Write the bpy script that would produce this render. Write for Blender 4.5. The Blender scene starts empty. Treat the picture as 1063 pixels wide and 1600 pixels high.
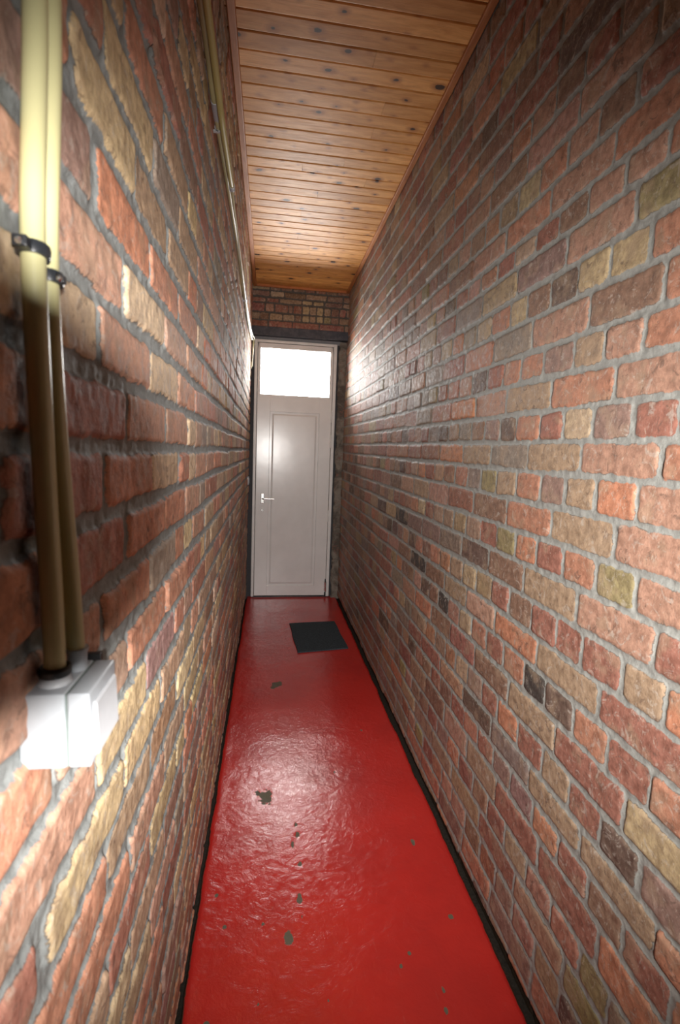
import bpy, bmesh, math, random
import numpy as np
from mathutils import Vector, Matrix

random.seed(4)
RNG = np.random.default_rng(11)
COL = bpy.context.scene.collection
H_EYE = 1.33
Y_END = 4.35          # face of the brickwork above the door
Y_DOOR = 4.40         # face of the door
CEIL = 2.69
Y_BACK = -1.3
XR = 0.65


def xl(z):            # the left wall leans in slightly
    return -0.1835 + 0.008 * z


# ------------------------------------------------------------------ helpers
def tag(o, label=None, cat=None, group=None, kind=None):
    if label: o['label'] = label
    if cat: o['category'] = cat
    if group: o['group'] = group
    if kind: o['kind'] = kind
    return o


def link(name, me, mat=None, parent=None, smooth=False):
    o = bpy.data.objects.new(name, me)
    COL.objects.link(o)
    if mat: me.materials.append(mat)
    if parent: o.parent = parent
    if smooth:
        me.polygons.foreach_set('use_smooth', [True] * len(me.polygons))
    return o


def from_bm(name, bm, mat=None, parent=None, smooth=False):
    me = bpy.data.meshes.new(name)
    bmesh.ops.recalc_face_normals(bm, faces=bm.faces)
    bm.to_mesh(me); bm.free()
    o = link(name, me, mat, parent, smooth)
    return o


def empty(name, loc, parent=None):
    o = bpy.data.objects.new(name, None)
    o.location = loc
    o.empty_display_size = 0.05
    COL.objects.link(o)
    if parent: o.parent = parent
    return o


def bx(bm, x0, x1, y0, y1, z0, z1, bev=0.0, seg=2):
    t = bmesh.new()
    bmesh.ops.create_cube(t, size=1)
    for v in t.verts:
        v.co = Vector((x0 + (v.co.x + .5) * (x1 - x0), y0 + (v.co.y + .5) * (y1 - y0), z0 + (v.co.z + .5) * (z1 - z0)))
    if bev:
        bmesh.ops.bevel(t, geom=t.edges[:], offset=bev, segments=seg, profile=.5, affect='EDGES')
    me = bpy.data.meshes.new('tmp'); t.to_mesh(me); t.free()
    bm.from_mesh(me); bpy.data.meshes.remove(me)


def lathe(bm, prof, origin=(0, 0, 0), axis=(0, 0, 1), seg=32):
    """prof: (radius, height) pairs revolved about axis through origin"""
    a = Vector(axis).normalized()
    q = Vector((0, 0, 1)).rotation_difference(a)
    o = Vector(origin)
    rings = []
    for r, h in prof:
        ring = []
        for i in range(seg):
            t = 2 * math.pi * i / seg
            ring.append(bm.verts.new(o + q @ Vector((r * math.cos(t), r * math.sin(t), h))))
        rings.append(ring)
    for a_, b_ in zip(rings, rings[1:]):
        for i in range(seg):
            j = (i + 1) % seg
            bm.faces.new((a_[i], a_[j], b_[j], b_[i]))
    return rings


def tube(bm, pts, r, seg=14, cap=True):
    pts = [Vector(p) for p in pts]
    # resample with Catmull-Rom so that bends are smooth
    out = []
    n = len(pts)
    for i in range(n - 1):
        p0 = pts[max(i - 1, 0)]; p1 = pts[i]; p2 = pts[i + 1]; p3 = pts[min(i + 2, n - 1)]
        k = max(2, min(14, int((p2 - p1).length / .012)))
        for s in range(k):
            t = s / k
            out.append(.5 * ((2 * p1) + (p2 - p0) * t + (2 * p0 - 5 * p1 + 4 * p2 - p3) * t * t + (3 * p1 - p0 - 3 * p2 + p3) * t ** 3))
    out.append(pts[-1])
    rad = r if callable(r) else (lambda u: r)
    prev = None
    rings = []
    tan = (out[1] - out[0]).normalized()
    nrm = tan.orthogonal().normalized()
    for i, p in enumerate(out):
        t = (out[min(i + 1, len(out) - 1)] - out[max(i - 1, 0)]).normalized()
        nrm = (nrm - t * nrm.dot(t)).normalized()
        b = t.cross(nrm)
        rr = rad(i / (len(out) - 1))
        rings.append([bm.verts.new(p + nrm * rr * math.cos(a) + b * rr * math.sin(a)) for a in [2 * math.pi * k / seg for k in range(seg)]])
    for a_, b_ in zip(rings, rings[1:]):
        for i in range(seg):
            j = (i + 1) % seg
            bm.faces.new((a_[i], a_[j], b_[j], b_[i]))
    if cap:
        bm.faces.new(rings[0][::-1]); bm.faces.new(rings[-1])


# ------------------------------------------------------------------ noise
def vnoise(x, y, seed):
    """smooth lattice noise in -1..1"""
    r = np.random.default_rng(seed).random((256, 256)).astype(np.float32) * 2 - 1
    xi = np.floor(x).astype(int); yi = np.floor(y).astype(int)
    fx = x - xi; fy = y - yi
    fx = fx * fx * (3 - 2 * fx); fy = fy * fy * (3 - 2 * fy)
    a = r[xi & 255, yi & 255]; b = r[(xi + 1) & 255, yi & 255]
    c = r[xi & 255, (yi + 1) & 255]; d = r[(xi + 1) & 255, (yi + 1) & 255]
    return (a * (1 - fx) + b * fx) * (1 - fy) + (c * (1 - fx) + d * fx) * fy


def fbm(x, y, seed, oct=3):
    s = 0; a = 1; n = 0
    for i in range(oct):
        s = s + a * vnoise(x * 2 ** i + 7.3 * i, y * 2 ** i + 3.1 * i, seed + i)
        n += a; a *= .55
    return s / n


def sstep(a, b, x):
    t = np.clip((x - a) / (b - a), 0, 1)
    return t * t * (3 - 2 * t)


# ------------------------------------------------------------------ node materials
class NT:
    def __init__(self, name):
        self.m = bpy.data.materials.new(name); self.m.use_nodes = True
        self.t = self.m.node_tree; self.t.nodes.clear()
        self.out = self.n('ShaderNodeOutputMaterial')
        self.b = self.n('ShaderNodeBsdfPrincipled')
        self.l(self.b.outputs[0], self.out.inputs['Surface'])

    def n(self, ty, **k):
        nd = self.t.nodes.new(ty)
        for a, v in k.items(): setattr(nd, a, v)
        return nd

    def l(self, a, b): self.t.links.new(a, b)

    def put(self, inp, v):
        if hasattr(v, 'is_output') or isinstance(v, bpy.types.NodeSocket): self.l(v, inp)
        else: inp.default_value = v

    def math(self, op, a, b=0.0, clamp=False):
        nd = self.n('ShaderNodeMath', operation=op, use_clamp=clamp)
        self.put(nd.inputs[0], a); self.put(nd.inputs[1], b)
        return nd.outputs[0]

    def ramp(self, v, lo, hi, to0=0.0, to1=1.0, smooth=True):
        nd = self.n('ShaderNodeMapRange', interpolation_type='SMOOTHSTEP' if smooth else 'LINEAR')
        self.put(nd.inputs['Value'], v)
        nd.inputs['From Min'].default_value = lo; nd.inputs['From Max'].default_value = hi
        nd.inputs['To Min'].default_value = to0; nd.inputs['To Max'].default_value = to1
        return nd.outputs[0]

    def mix(self, f, a, b, blend='MIX'):
        nd = self.n('ShaderNodeMix', data_type='RGBA', blend_type=blend)
        self.put(nd.inputs[0], f)
        for i, v in ((6, a), (7, b)):
            if isinstance(v, (tuple, list)) and len(v) == 3: v = (*v, 1)
            self.put(nd.inputs[i], v)
        return nd.outputs[2]

    def coord(self, which='Object', scale=(1, 1, 1), loc=(0, 0, 0)):
        tc = self.n('ShaderNodeTexCoord'); mp = self.n('ShaderNodeMapping')
        mp.inputs['Scale'].default_value = scale; mp.inputs['Location'].default_value = loc
        self.l(tc.outputs[which], mp.inputs[0])
        return mp.outputs[0]

    def noise(self, vec, scale, detail=3, rough=.55, dist=0.0):
        nd = self.n('ShaderNodeTexNoise')
        self.l(vec, nd.inputs['Vector'])
        nd.inputs['Scale'].default_value = scale; nd.inputs['Detail'].default_value = detail
        nd.inputs['Roughness'].default_value = rough; nd.inputs['Distortion'].default_value = dist
        return nd.outputs['Fac']

    def attr(self, name):
        nd = self.n('ShaderNodeAttribute'); nd.attribute_name = name
        return nd

    def bump(self, h, strength, dist, normal=None):
        nd = self.n('ShaderNodeBump')
        self.put(nd.inputs['Height'], h)
        nd.inputs['Strength'].default_value = strength; nd.inputs['Distance'].default_value = dist
        if normal is not None: self.l(normal, nd.inputs['Normal'])
        return nd.outputs[0]

    def set(self, **k):
        names = {'base': 'Base Color', 'rough': 'Roughness', 'spec': 'Specular IOR Level', 'metal': 'Metallic', 'normal': 'Normal',
                 'coat': 'Coat Weight', 'coat_rough': 'Coat Roughness', 'sss': 'Subsurface Weight'}
        for a, v in k.items():
            if isinstance(v, (tuple, list)) and len(v) == 3: v = (*v, 1)
            self.put(self.b.inputs[names[a]], v)
        return self


def plain(name, col, rough=.5, spec=.5, metal=0.0, coat=0.0, grain=0.06, gs=60):
    k = NT(name)
    c = k.coord()
    nz = k.noise(c, gs, 4)
    k.set(base=k.mix(k.ramp(nz, .3, .7), tuple(v * (1 - grain) for v in col), tuple(min(1, v * (1 + grain)) for v in col)),
          rough=rough, spec=spec, metal=metal, coat=coat)
    return k.m


def brick_mat(name, mortar=(.27, .27, .25), rough=.60, spec=.20, smear=.5, pits=1.0):
    k = NT(name)
    c = k.coord()
    col = k.attr('brick_colour').outputs['Color']
    edge = k.attr('edge').outputs['Fac']
    n_big = k.noise(c, 14, 4, .6)
    n_mid = k.noise(c, 55, 5, .65)
    n_fin = k.noise(c, 260, 4, .7)
    # tone changes inside each brick (fired clay)
    v1 = k.mix(k.ramp(n_mid, .25, .75), (.66, .62, .60), (1.28, 1.26, 1.24))
    b = k.mix(1.0, col, v1, 'MULTIPLY')
    b = k.mix(k.ramp(n_big, .50, .64, 0, .45), b, (.33, .235, .16))           # buff clouding
    b = k.mix(k.ramp(k.noise(c, 34, 6, .7, 1.2), .575, .64, 0, .6 * pits), b, (.11, .07, .055))  # dark pits
    sm = k.noise(k.coord(loc=(3, 5, 9)), 22, 7, .72, 2.2)
    b = k.mix(k.ramp(sm, .555, .63, 0, smear), b, (.44, .39, .34))
    b = k.mix(k.ramp(k.noise(k.coord(scale=(1, 2.6, 1), loc=(1, 2, 7)), 30, 6, .75, 3.0), .60, .64, 0, .5), b, (.52, .46, .38))             # mortar smears on the faces
    m = k.mix(k.ramp(n_mid, .3, .7), tuple(v * .82 for v in mortar), tuple(v * 1.15 for v in mortar))
    m = k.mix(k.ramp(n_fin, .55, .75, 0, .5), m, tuple(v * .6 for v in mortar))
    e = k.math('ADD', edge, k.math('MULTIPLY', k.math('SUBTRACT', n_mid, .5), .011))
    e = k.math('ADD', e, k.math('MULTIPLY', k.math('SUBTRACT', n_fin, .5), .0035))
    f = k.ramp(e, -.0006, .0010)
    base = k.mix(f, m, b)
    crack = k.math('MULTIPLY', k.ramp(k.math('ABSOLUTE', k.math('ADD', e, -.0002)), .0, .0011, 1, 0), k.ramp(n_big, .46, .56, 0, .7))
    base = k.mix(crack, base, (.06, .05, .045))
    sx = k.n('ShaderNodeSeparateXYZ'); k.l(c, sx.inputs[0])
    gap_shade = k.ramp(k.math('ADD', sx.outputs['Z'], k.math('MULTIPLY', k.math('SUBTRACT', n_big, .5), .05)), .014, .030, 1, 0)
    base = k.mix(gap_shade, base, k.mix(n_fin, (.020, .015, .010), (.07, .05, .035)))  # shade of the gap along the floor, painted into the wall foot
    n1 = k.bump(n_mid, .55, .004)
    n2 = k.bump(n_fin, .5, .0014, n1)
    k.set(base=base, rough=k.math('ADD', k.ramp(n_mid, .3, .7, rough - .08, rough + .14), k.math('MULTIPLY', gap_shade, .4)),
          spec=k.math('MULTIPLY', k.math('SUBTRACT', 1.0, gap_shade), spec), normal=n2)
    return k.m


PAL = {'O': (.44, .215, .145), 'V': (.50, .225, .14), 'R': (.33, .15, .115), 'B': (.27, .165, .12), 'T': (.38, .27, .185),
       'Y': (.48, .37, .225), 'L': (.30, .25, .135), 'P': (.43, .25, .185), 'M': (.30, .195, .165), 'D': (.16, .11, .09),
       'K': (.075, .066, .062), 'G': (.28, .23, .19), 'W': (.52, .40, .28)}


PAL = {k_: tuple(c_ * f_ for c_, f_ in zip(v_, (.82, .82, .80))) for k_, v_ in PAL.items()}


def brick_field(U, Z, bounds, joints, seed, jt=.0105, bow=0.0, rnd=.010):
    """U, Z grids in metres. bounds: course lines (low to high) ; joints: one sorted array per course.
    returns edge distance (>0 in a brick), brick index"""
    warp = .0022 * vnoise(U * 2.3, Z * 3.1, seed + 50) + .0016 * vnoise(U * 9, Z * 13, seed + 51)
    Zw = Z + warp - bow * (U - .9)
    Uw = U + .0022 * vnoise(U * 15, Z * 15, seed + 52)
    bounds = np.asarray(bounds)
    ci = np.clip(np.searchsorted(bounds, Zw) - 1, 0, len(bounds) - 2)
    dz = np.minimum(Zw - bounds[ci], bounds[ci + 1] - Zw)
    du = np.zeros_like(Uw); idx = np.zeros(Uw.shape, int); base = 0
    for c, jn in enumerate(joints):
        m = ci == c
        if m.any():
            k = np.clip(np.searchsorted(jn, Uw[m]) - 1, 0, len(jn) - 2)
            du[m] = np.minimum(Uw[m] - jn[k], jn[k + 1] - Uw[m]); idx[m] = base + k
        base += len(jn)
    thick = jt * .5 + .0025
    dzr = dz - jt * .5 * (1.12 + .45 * vnoise(U * 5, Z * 40, seed + 53)) - .0010
    dur = du - jt * .5 * (.86 + .5 * vnoise(U * 40, Z * 5, seed + 54))
    rr = rnd
    ax = np.maximum(rr - dur, 0); az = np.maximum(rr - dzr, 0)
    edge = rr - np.sqrt(ax * ax + az * az)
    edge = edge + .0034 * fbm(U * 38, Z * 38, seed + 55, 4) - .0004
    return edge.astype(np.float32), idx


def grid_wall(name, us, zs, place, edge_fn, cols, depth, seed, mat, rough_amp=.0012):
    U, Z = np.meshgrid(us, zs, indexing='ij')
    edge, idx = edge_fn(U, Z)
    nb = idx.max() + 1
    r = np.random.default_rng(seed)
    off = r.normal(0, .0013, nb)[idx]
    tl = r.normal(0, .010, nb)[idx] * vnoise(U * 4, Z * 4, seed + 9)
    h = sstep(-.0035, .0045, edge) * depth + np.where(edge > 0, 1, 0) * 0
    h = h + off * sstep(-.001, .006, edge) + rough_amp * fbm(U * 45, Z * 45, seed + 3, 4) + .003 * fbm(U * 3, Z * 3, seed + 4, 2)
    mort = (1 - sstep(-.003, .003, edge))
    h = h + mort * (.0018 * fbm(U * 70, Z * 70, seed + 5, 3) + depth * .35 * (.5 + .5 * vnoise(U * 6, Z * 6, seed + 6)))
    h = h - .013 * (1 - sstep(.012, .026, Z + .006 * vnoise(U * 12, Z * 2, seed + 8)))
    X, Y, Zc = place(U, Z, h - depth)
    nu, nz = U.shape
    co = np.stack([X, Y, Zc], -1).reshape(-1, 3).astype(np.float32)
    i = np.arange(nu - 1)[:, None] * nz + np.arange(nz - 1)[None, :]
    quads = np.stack([i, i + nz, i + nz + 1, i + 1], -1).reshape(-1, 4)
    me = bpy.data.meshes.new(name)
    me.vertices.add(len(co)); me.vertices.foreach_set('co', co.ravel())
    me.loops.add(quads.size); me.loops.foreach_set('vertex_index', quads.ravel().astype(np.int32))
    me.polygons.add(len(quads)); me.polygons.foreach_set('loop_start', (np.arange(len(quads)) * 4).astype(np.int32))
    me.update(calc_edges=True)
    me.polygons.foreach_set('use_smooth', np.ones(len(quads), bool))
    a = me.attributes.new('edge', 'FLOAT', 'POINT'); a.data.foreach_set('value', edge.ravel())
    c4 = np.ones((len(co), 4), np.float32); c4[:, :3] = cols[idx.ravel()]
    a = me.attributes.new('brick_colour', 'FLOAT_COLOR', 'POINT'); a.data.foreach_set('color', c4.ravel())
    me.update()
    return link(name, me, mat)


def layout(n, kinds, explicit, lo, hi, S, Hd, seed, phase=None, split=0.0, split_from=9):
    """joints per course"""
    r = random.Random(seed); out = []
    for c in range(n):
        pitch = S if kinds[c] == 'S' else Hd
        ex = sorted(explicit.get(c, []))
        if not ex:
            ex = [(phase[c] if phase else 0.9 + r.random() * S)]
        j = list(ex)
        while j[-1] < hi + .3: j.append(j[-1] + pitch * (1 + r.uniform(-.06, .06)))
        j = j[::-1]
        while j[-1] > lo - .3: j.append(j[-1] - pitch * (1 + r.uniform(-.06, .06)))
        j = j[::-1]
        if split and kinds[c] == 'S':
            k2 = []
            for a, b in zip(j, j[1:]):
                k2.append(a)
                if a > split_from and r.random() < split: k2.append((a + b) / 2 + r.uniform(-.006, .006))
            j = k2 + [j[-1]]
        out.append(np.array(j))
    return out


def colours(joints, bounds, spots, weights, seed, bow=0.0):
    r = random.Random(seed); cols = []; base = []
    keys = list(weights); w = [weights[k] for k in keys]
    for jn in joints:
        base.append(len(cols))
        for _ in jn:
            a = PAL[r.choices(keys, w)[0]]
            s = r.uniform(.86, 1.14)
            cols.append([a[0] * s, a[1] * s * r.uniform(.93, 1.07), a[2] * s * r.uniform(.9, 1.1)])
    for u, z, k in spots:
        z = z - bow * (u - .9)
        c = int(np.searchsorted(bounds, z)) - 1
        if 0 <= c < len(joints):
            i = int(np.searchsorted(joints[c], u)) - 1
            cols[base[c] + i] = list(PAL[k])
    return np.array(cols, np.float32)


def steps(lo, hi, near, s0, power):
    u = [lo]
    while u[-1] < hi:
        x = u[-1]
        st = .03 if x < near - .05 else s0 * max(1, (x / .8)) ** power
        u.append(x + st)
    u[-1] = hi
    return np.array(u)


# ------------------------------------------------------------------ materials
M_BR = brick_mat('brick_right', smear=.5)
M_BL = brick_mat('brick_left', mortar=(.23, .24, .235), rough=.70, spec=.15, smear=.45, pits=.8)
M_BE = brick_mat('brick_end', mortar=(.11, .098, .085), rough=.8, spec=.15)

# ------------------------------------------------------------------ right wall
RB = [(0.881, 1.641, 'B'), (0.766, 1.633, 'O'), (1.099, 1.642, 'P'), (1.293, 1.632, 'O'), (1.401, 1.639, 'G'), (0.886, 1.704, 'T'), (0.975, 1.708, 'Y'), (1.082, 1.712, 'D'), (1.19, 1.724, 'B'), (1.288, 1.72, 'Y'), (1.392, 1.717, 'O'), (0.772, 1.572, 'O'), (0.874, 1.565, 'P'), (0.97, 1.564, 'T'), (1.079, 1.557, 'M'), (1.197, 1.556, 'O'), (1.311, 1.554, 'O'), (1.41, 1.553, 'R'), (0.791, 1.486, 'P'), (0.971, 1.495, 'O'), (1.203, 1.485, 'T'), (1.373, 1.471, 'P'), (0.781, 1.418, 'R'), (0.876, 1.411, 'M'), (0.988, 1.41, 'W'), (1.083, 1.403, 'R'), (1.172, 1.399, 'M'), (1.216, 1.399, 'O'), (1.296, 1.401, 'D'), (1.396, 1.394, 'M'), (0.722, 1.336, 'O'), (0.844, 1.336, 'P'), (1.065, 1.332, 'T'), (1.274, 1.332, 'G'), (0.737, 1.26, 'P'), (0.844, 1.254, 'V'), (0.951, 1.251, 'T'), (1.059, 1.248, 'M'), (1.165, 1.248, 'O'), (1.28, 1.243, 'T'), (1.382, 1.24, 'L'), (0.745, 1.179, 'P'), (0.933, 1.17, 'T'), (1.142, 1.16, 'O'), (1.332, 1.156, 'B'), (0.722, 1.103, 'P'), (0.823, 1.1, 'L'), (0.946, 1.097, 'O'), (1.039, 1.1, 'R'), (1.153, 1.093, 'V'), (1.265, 1.09, 'L'), (1.349, 1.084, 'R'), (0.811, 1.023, 'P'), (0.68, 1.023, 'R'), (1.03, 1.017, 'T'), (1.252, 1.011, 'B'), (0.727, 0.944, 'T'), (0.657, 0.942, 'V'), (0.835, 0.945, 'R'), (0.941, 0.943, 'R'), (1.047, 0.936, 'R'), (1.159, 0.934, 'B'), (1.271, 0.928, 'R'), (0.72, 0.868, 'R'), (0.941, 0.861, 'T'), (1.165, 0.854, 'V'), (0.739, 0.794, 'R'), (0.844, 0.786, 'O'), (0.97, 0.779, 'D'), (1.064, 0.784, 'K'), (1.172, 0.776, 'O'), (1.279, 0.776, 'R'), (0.842, 0.737, 'R'), (1.059, 0.702, 'T'), (1.246, 0.715, 'B'), (0.948, 0.644, 'T'), (1.055, 0.629, 'R'), (1.172, 0.623, 'V'), (1.266, 0.629, 'R'), (0.844, 0.637, 'R'), (0.739, 0.639, 'D'), (0.646, 0.647, 'M'), (0.668, 0.713, 'Y'), (0.729, 0.545, 'T'), (0.934, 0.555, 'T'), (1.086, 0.375, 'R'), (0.867, 0.388, 'R'), (0.754, 0.483, 'B'), (0.656, 0.498, 'R'), (0.69, 0.411, 'V'), (0.759, 0.341, 'L'), (0.655, 0.782, 'O'), (0.86, 0.467, 'R'), (0.834, 1.99, 'R'), (0.864, 1.947, 'O'), (0.945, 2.035, 'B'), (0.967, 2.144, 'L'), (1.156, 2.0, 'O'), (1.225, 2.246, 'R'), (1.033, 2.01, 'P'), (0.855, 1.859, 'P'), (1.006, 1.946, 'B'), (1.098, 1.947, 'P'), (1.053, 1.863, 'B'), (0.804, 1.732, 'O'), (0.955, 1.796, 'P'), (0.875, 1.725, 'Y'), (1.165, 1.868, 'R'), (0.964, 1.857, 'P'), (0.822, 1.778, 'L'), (1.043, 2.191, 'R'), (1.006, 2.095, 'P'),
      (2.03, 0.86, 'K'), (2.36, 1.0, 'K'), (2.2, 0.98, 'D'), (1.75, .79, 'K'), (1.9, .79, 'D')]
bR = np.array([-.03, .045, .12, .195, .27, .347, .437, .511, .584, .663, .746, .824, .90, .981, 1.063, 1.14, 1.222, 1.299, 1.372, 1.446, 1.524, 1.599, 1.68, 1.757, 1.837, 1.90, 1.975, 2.053, 2.132, 2.21, 2.29, 2.365, 2.44, 2.52, 2.60, 2.68, 2.76])
iS = 17            # course from 1.299 is a stretcher course
kR = ['S' if (c - iS) % 2 == 0 else 'H' for c in range(len(bR) - 1)]
exR = {21: [.784, .982, 1.21], 22: [.930, 1.035, 1.136, 1.246, 1.337, 1.45], 20: [.817, .925, 1.024, 1.143, 1.251, 1.348],
       19: [.882, 1.099, 1.318], 18: [.824, .935, 1.036, 1.134, 1.25, 1.343], 17: [.746, .966, 1.182, 1.393],
       16: [.791, .904, 1.01, 1.109, 1.227, 1.343], 15: [.84, 1.05, 1.269], 14: [.772, .882, .992, 1.104, 1.209, 1.32],
       13: [.713, .931, 1.157], 12: [.678, .782, .9, .995, 1.105, 1.218], 11: [.836, 1.064, 1.293],
       10: [.689, .799, .904, 1.014, 1.116, 1.229], 9: [.74, .963, 1.185], 8: [.689, .795, .898, 1.006, 1.123, 1.238],
       7: [.641, .847, 1.055], 6: [.71, .811, .915, 1.025], 5: [.769, .985], 4: [.725, .812, .918],
       23: [.871, 1.086], 24: [.808, .908, 1.02, 1.126, 1.226], 25: [.735, .95, 1.17], 26: [.9, 1.005, 1.114]}
phR = [(.86 if (c // 2) % 2 else .966) for c in range(len(kR))]
jR = layout(len(kR), kR, exR, Y_BACK, 4.6, .2165, .1083, 5, phR)
WT = {'O': 18, 'R': 17, 'P': 17, 'B': 15, 'T': 15, 'M': 10, 'L': 3, 'Y': 4, 'V': 4, 'D': 4, 'G': 6}
cR = colours(jR, bR, RB, WT, 3, .009)
usR = steps(Y_BACK, 4.46, .55, .0032, 1.15)
zsR = np.linspace(-.05, CEIL + .02, 800)
w = grid_wall('wall_right', usR, zsR, lambda U, Z, h: (XR - h, U, Z),
              lambda U, Z: brick_field(U, Z, bR, jR, 21, bow=.009), cR, .0042, 31, M_BR)
tag(w, kind='structure')

# ------------------------------------------------------------------ left wall
LB = [(0.499, 1.291, 'R'), (0.656, 1.288, 'O'), (0.928, 1.287, 'W'), (1.131, 1.283, 'W'), (1.552, 1.268, 'P'), (0.53, 1.353, 'R'), (0.741, 1.36, 'P'), (0.948, 1.363, 'P'), (1.159, 1.363, 'W'), (0.495, 1.436, 'W'), (0.629, 1.444, 'P'), (0.858, 1.438, 'W'), (1.045, 1.439, 'P'), (0.505, 1.523, 'P'), (0.743, 1.527, 'W'), (0.492, 1.573, 'R'), (0.625, 1.585, 'V'), (0.835, 1.6, 'O'), (0.58, 1.663, 'Y'), (0.748, 1.67, 'T'), (0.651, 1.732, 'Y'), (0.527, 1.207, 'R'), (0.692, 1.218, 'O'), (0.927, 1.207, 'O'), (0.754, 1.061, 'O'), (0.614, 1.137, 'O'), (0.856, 1.137, 'G'), (1.054, 1.102, 'O'), (0.663, 0.974, 'Y'), (0.567, 0.939, 'Y'), (0.476, 1.004, 'T'), (0.367, 1.052, 'O'), (0.475, 0.934, 'Y'), (0.352, 0.978, 'B'), (0.577, 0.859, 'T'), (0.542, 0.753, 'R'), (0.75, 0.747, 'P'), (0.455, 0.849, 'O'), (0.379, 0.924, 'R'), (0.514, 0.723, 'O'), (0.401, 0.981, 'P'), (0.353, 1.138, 'P'), (0.911, 1.672, 'T'), (0.896, 1.902, 'R'), (0.741, 1.814, 'T'), (0.465, 1.616, 'M'), (0.809, 1.807, 'O'), (0.955, 1.839, 'T'), (1.026, 1.76, 'T'), (1.28, 2.03, 'R'), (1.285, 1.874, 'R'), (1.662, 1.933, 'R'), (0.377, 1.529, 'P')]
nL = 38
bL = 1.325 + (np.arange(nL + 1) - 18) * .0755
kL = ['S'] * nL
exL = {}
for k_, js in {17: [.563, .785], 18: [.65, .88], 19: [.547, .77], 20: [.634, .86], 21: [.542, .77], 22: [.69], 23: [.572, .79], 16: [.643, .875],
               15: [.545, .755, .97], 14: [.64, .876], 13: [.52, .74], 12: [.62, .84]}.items():
    exL[k_] = js
phL = [(.555 if c % 2 else .65) for c in range(nL)]
jL = layout(nL, kL, exL, Y_BACK, 4.6, .218, .109, 8, phL, split=.45, split_from=.95)
cL = colours(jL, bL, LB, {'O': 17, 'R': 8, 'P': 20, 'B': 8, 'T': 20, 'M': 9, 'W': 10, 'Y': 8, 'V': 3, 'G': 5}, 13) * np.array([1.36, 1.36, 1.36], np.float32)
usL = steps(Y_BACK, 4.46, .28, .0028, 1.25)
zsL = np.linspace(-.05, CEIL + .02, 860)
w = grid_wall('wall_left', usL, zsL, lambda U, Z, h: (xl(Z) + h, U, Z),
              lambda U, Z: brick_field(U, Z, bL, jL, 41, jt=.0135, rnd=.008), cL, .0068, 51, M_BL, rough_amp=.0016)
tag(w, kind='structure')

# ------------------------------------------------------------------ brickwork above the door
bE = np.array([2.352, 2.414, 2.475, 2.55, 2.595, 2.65, 2.71])
jE = [np.array([-.3, -.03, .17, .40, .62, .8]),
      np.array([-.3, -.10, -.02, .09, .19, .25, .315, .375, .435, .50, .57, .8]),
      np.array([-.3, -.06, .02, .135, .175, .25, .315, .375, .435, .50, .57, .63, .8]),
      np.array([-.3, -.05, .06, .25, .34, .44, .60, .8]),
      np.array([-.3, -.02, .10, .28, .46, .60, .8]),
      np.array([-.3, -.02, .07, .17, .27, .36, .45, .55, .8])]
spE = [(.28, 2.43, 'Y'), (.345, 2.43, 'T'), (.40, 2.43, 'Y'), (.47, 2.43, 'L'), (.28, 2.5, 'Y'), (.345, 2.5, 'T'), (.40, 2.5, 'Y'), (.47, 2.5, 'T'),
       (.30, 2.56, 'Y'), (.38, 2.56, 'Y'), (0, 2.5, 'W'), (-.02, 2.5, 'P'), (.08, 2.62, 'W'), (.10, 2.56, 'T'), (.1, 2.37, 'R'), (.3, 2.37, 'R')]
cE = colours(jE, bE, spE, {'R': 5, 'B': 6, 'M': 3, 'T': 2}, 4)
w = grid_wall('wall_end', np.linspace(-.20, .68, 300), np.linspace(2.360, CEIL + .02, 130),
              lambda U, Z, h: (U, Y_END - h, Z), lambda U, Z: brick_field(U, Z, bE, jE, 61, jt=.010), cE, .006, 71, M_BE)
tag(w, kind='structure')

bm = bmesh.new(); bx(bm, -.24, .70, Y_BACK - .06, Y_BACK, -.02, CEIL + .03)  # unseen wall added to close the near end; dark to cut ambient light
tag(from_bm('wall_back', bm, plain('back_wall_dark', (.12, .10, .09), .8)), kind='structure')

# ------------------------------------------------------------------ lintel, reveals round the door
k = NT('lintel_steel'); c = k.coord()
k.set(base=k.mix(k.ramp(k.noise(c, 25, 5), .35, .7), (.045, .048, .062), (.085, .085, .098)), rough=.6, spec=.4, normal=k.bump(k.noise(c, 90, 4), .4, .003))
M_LIN = k.m
bm = bmesh.new()
bx(bm, -.19, .675, Y_END - .004, 4.60, 2.289, 2.361, .003)
tag(from_bm('trim_1', bm, M_LIN), kind='structure')
k = NT('rough_render'); c = k.coord()
nn = k.noise(c, 9, 6, .7, .6)
k.set(base=k.mix(k.ramp(nn, .38, .62), (.10, .085, .07), (.24, .21, .175)), rough=.85, spec=.2,
      normal=k.bump(k.noise(c, 40, 6, .7), .8, .008))
b_ = k.mix(k.ramp(k.noise(c, 17, 4, .6, 1.5), .57, .66, 0, .8), k.mix(k.ramp(nn, .38, .62), (.10, .085, .07), (.24, .21, .175)), (.22, .11, .085))
k.set(base=b_)
M_REN = k.m


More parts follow.
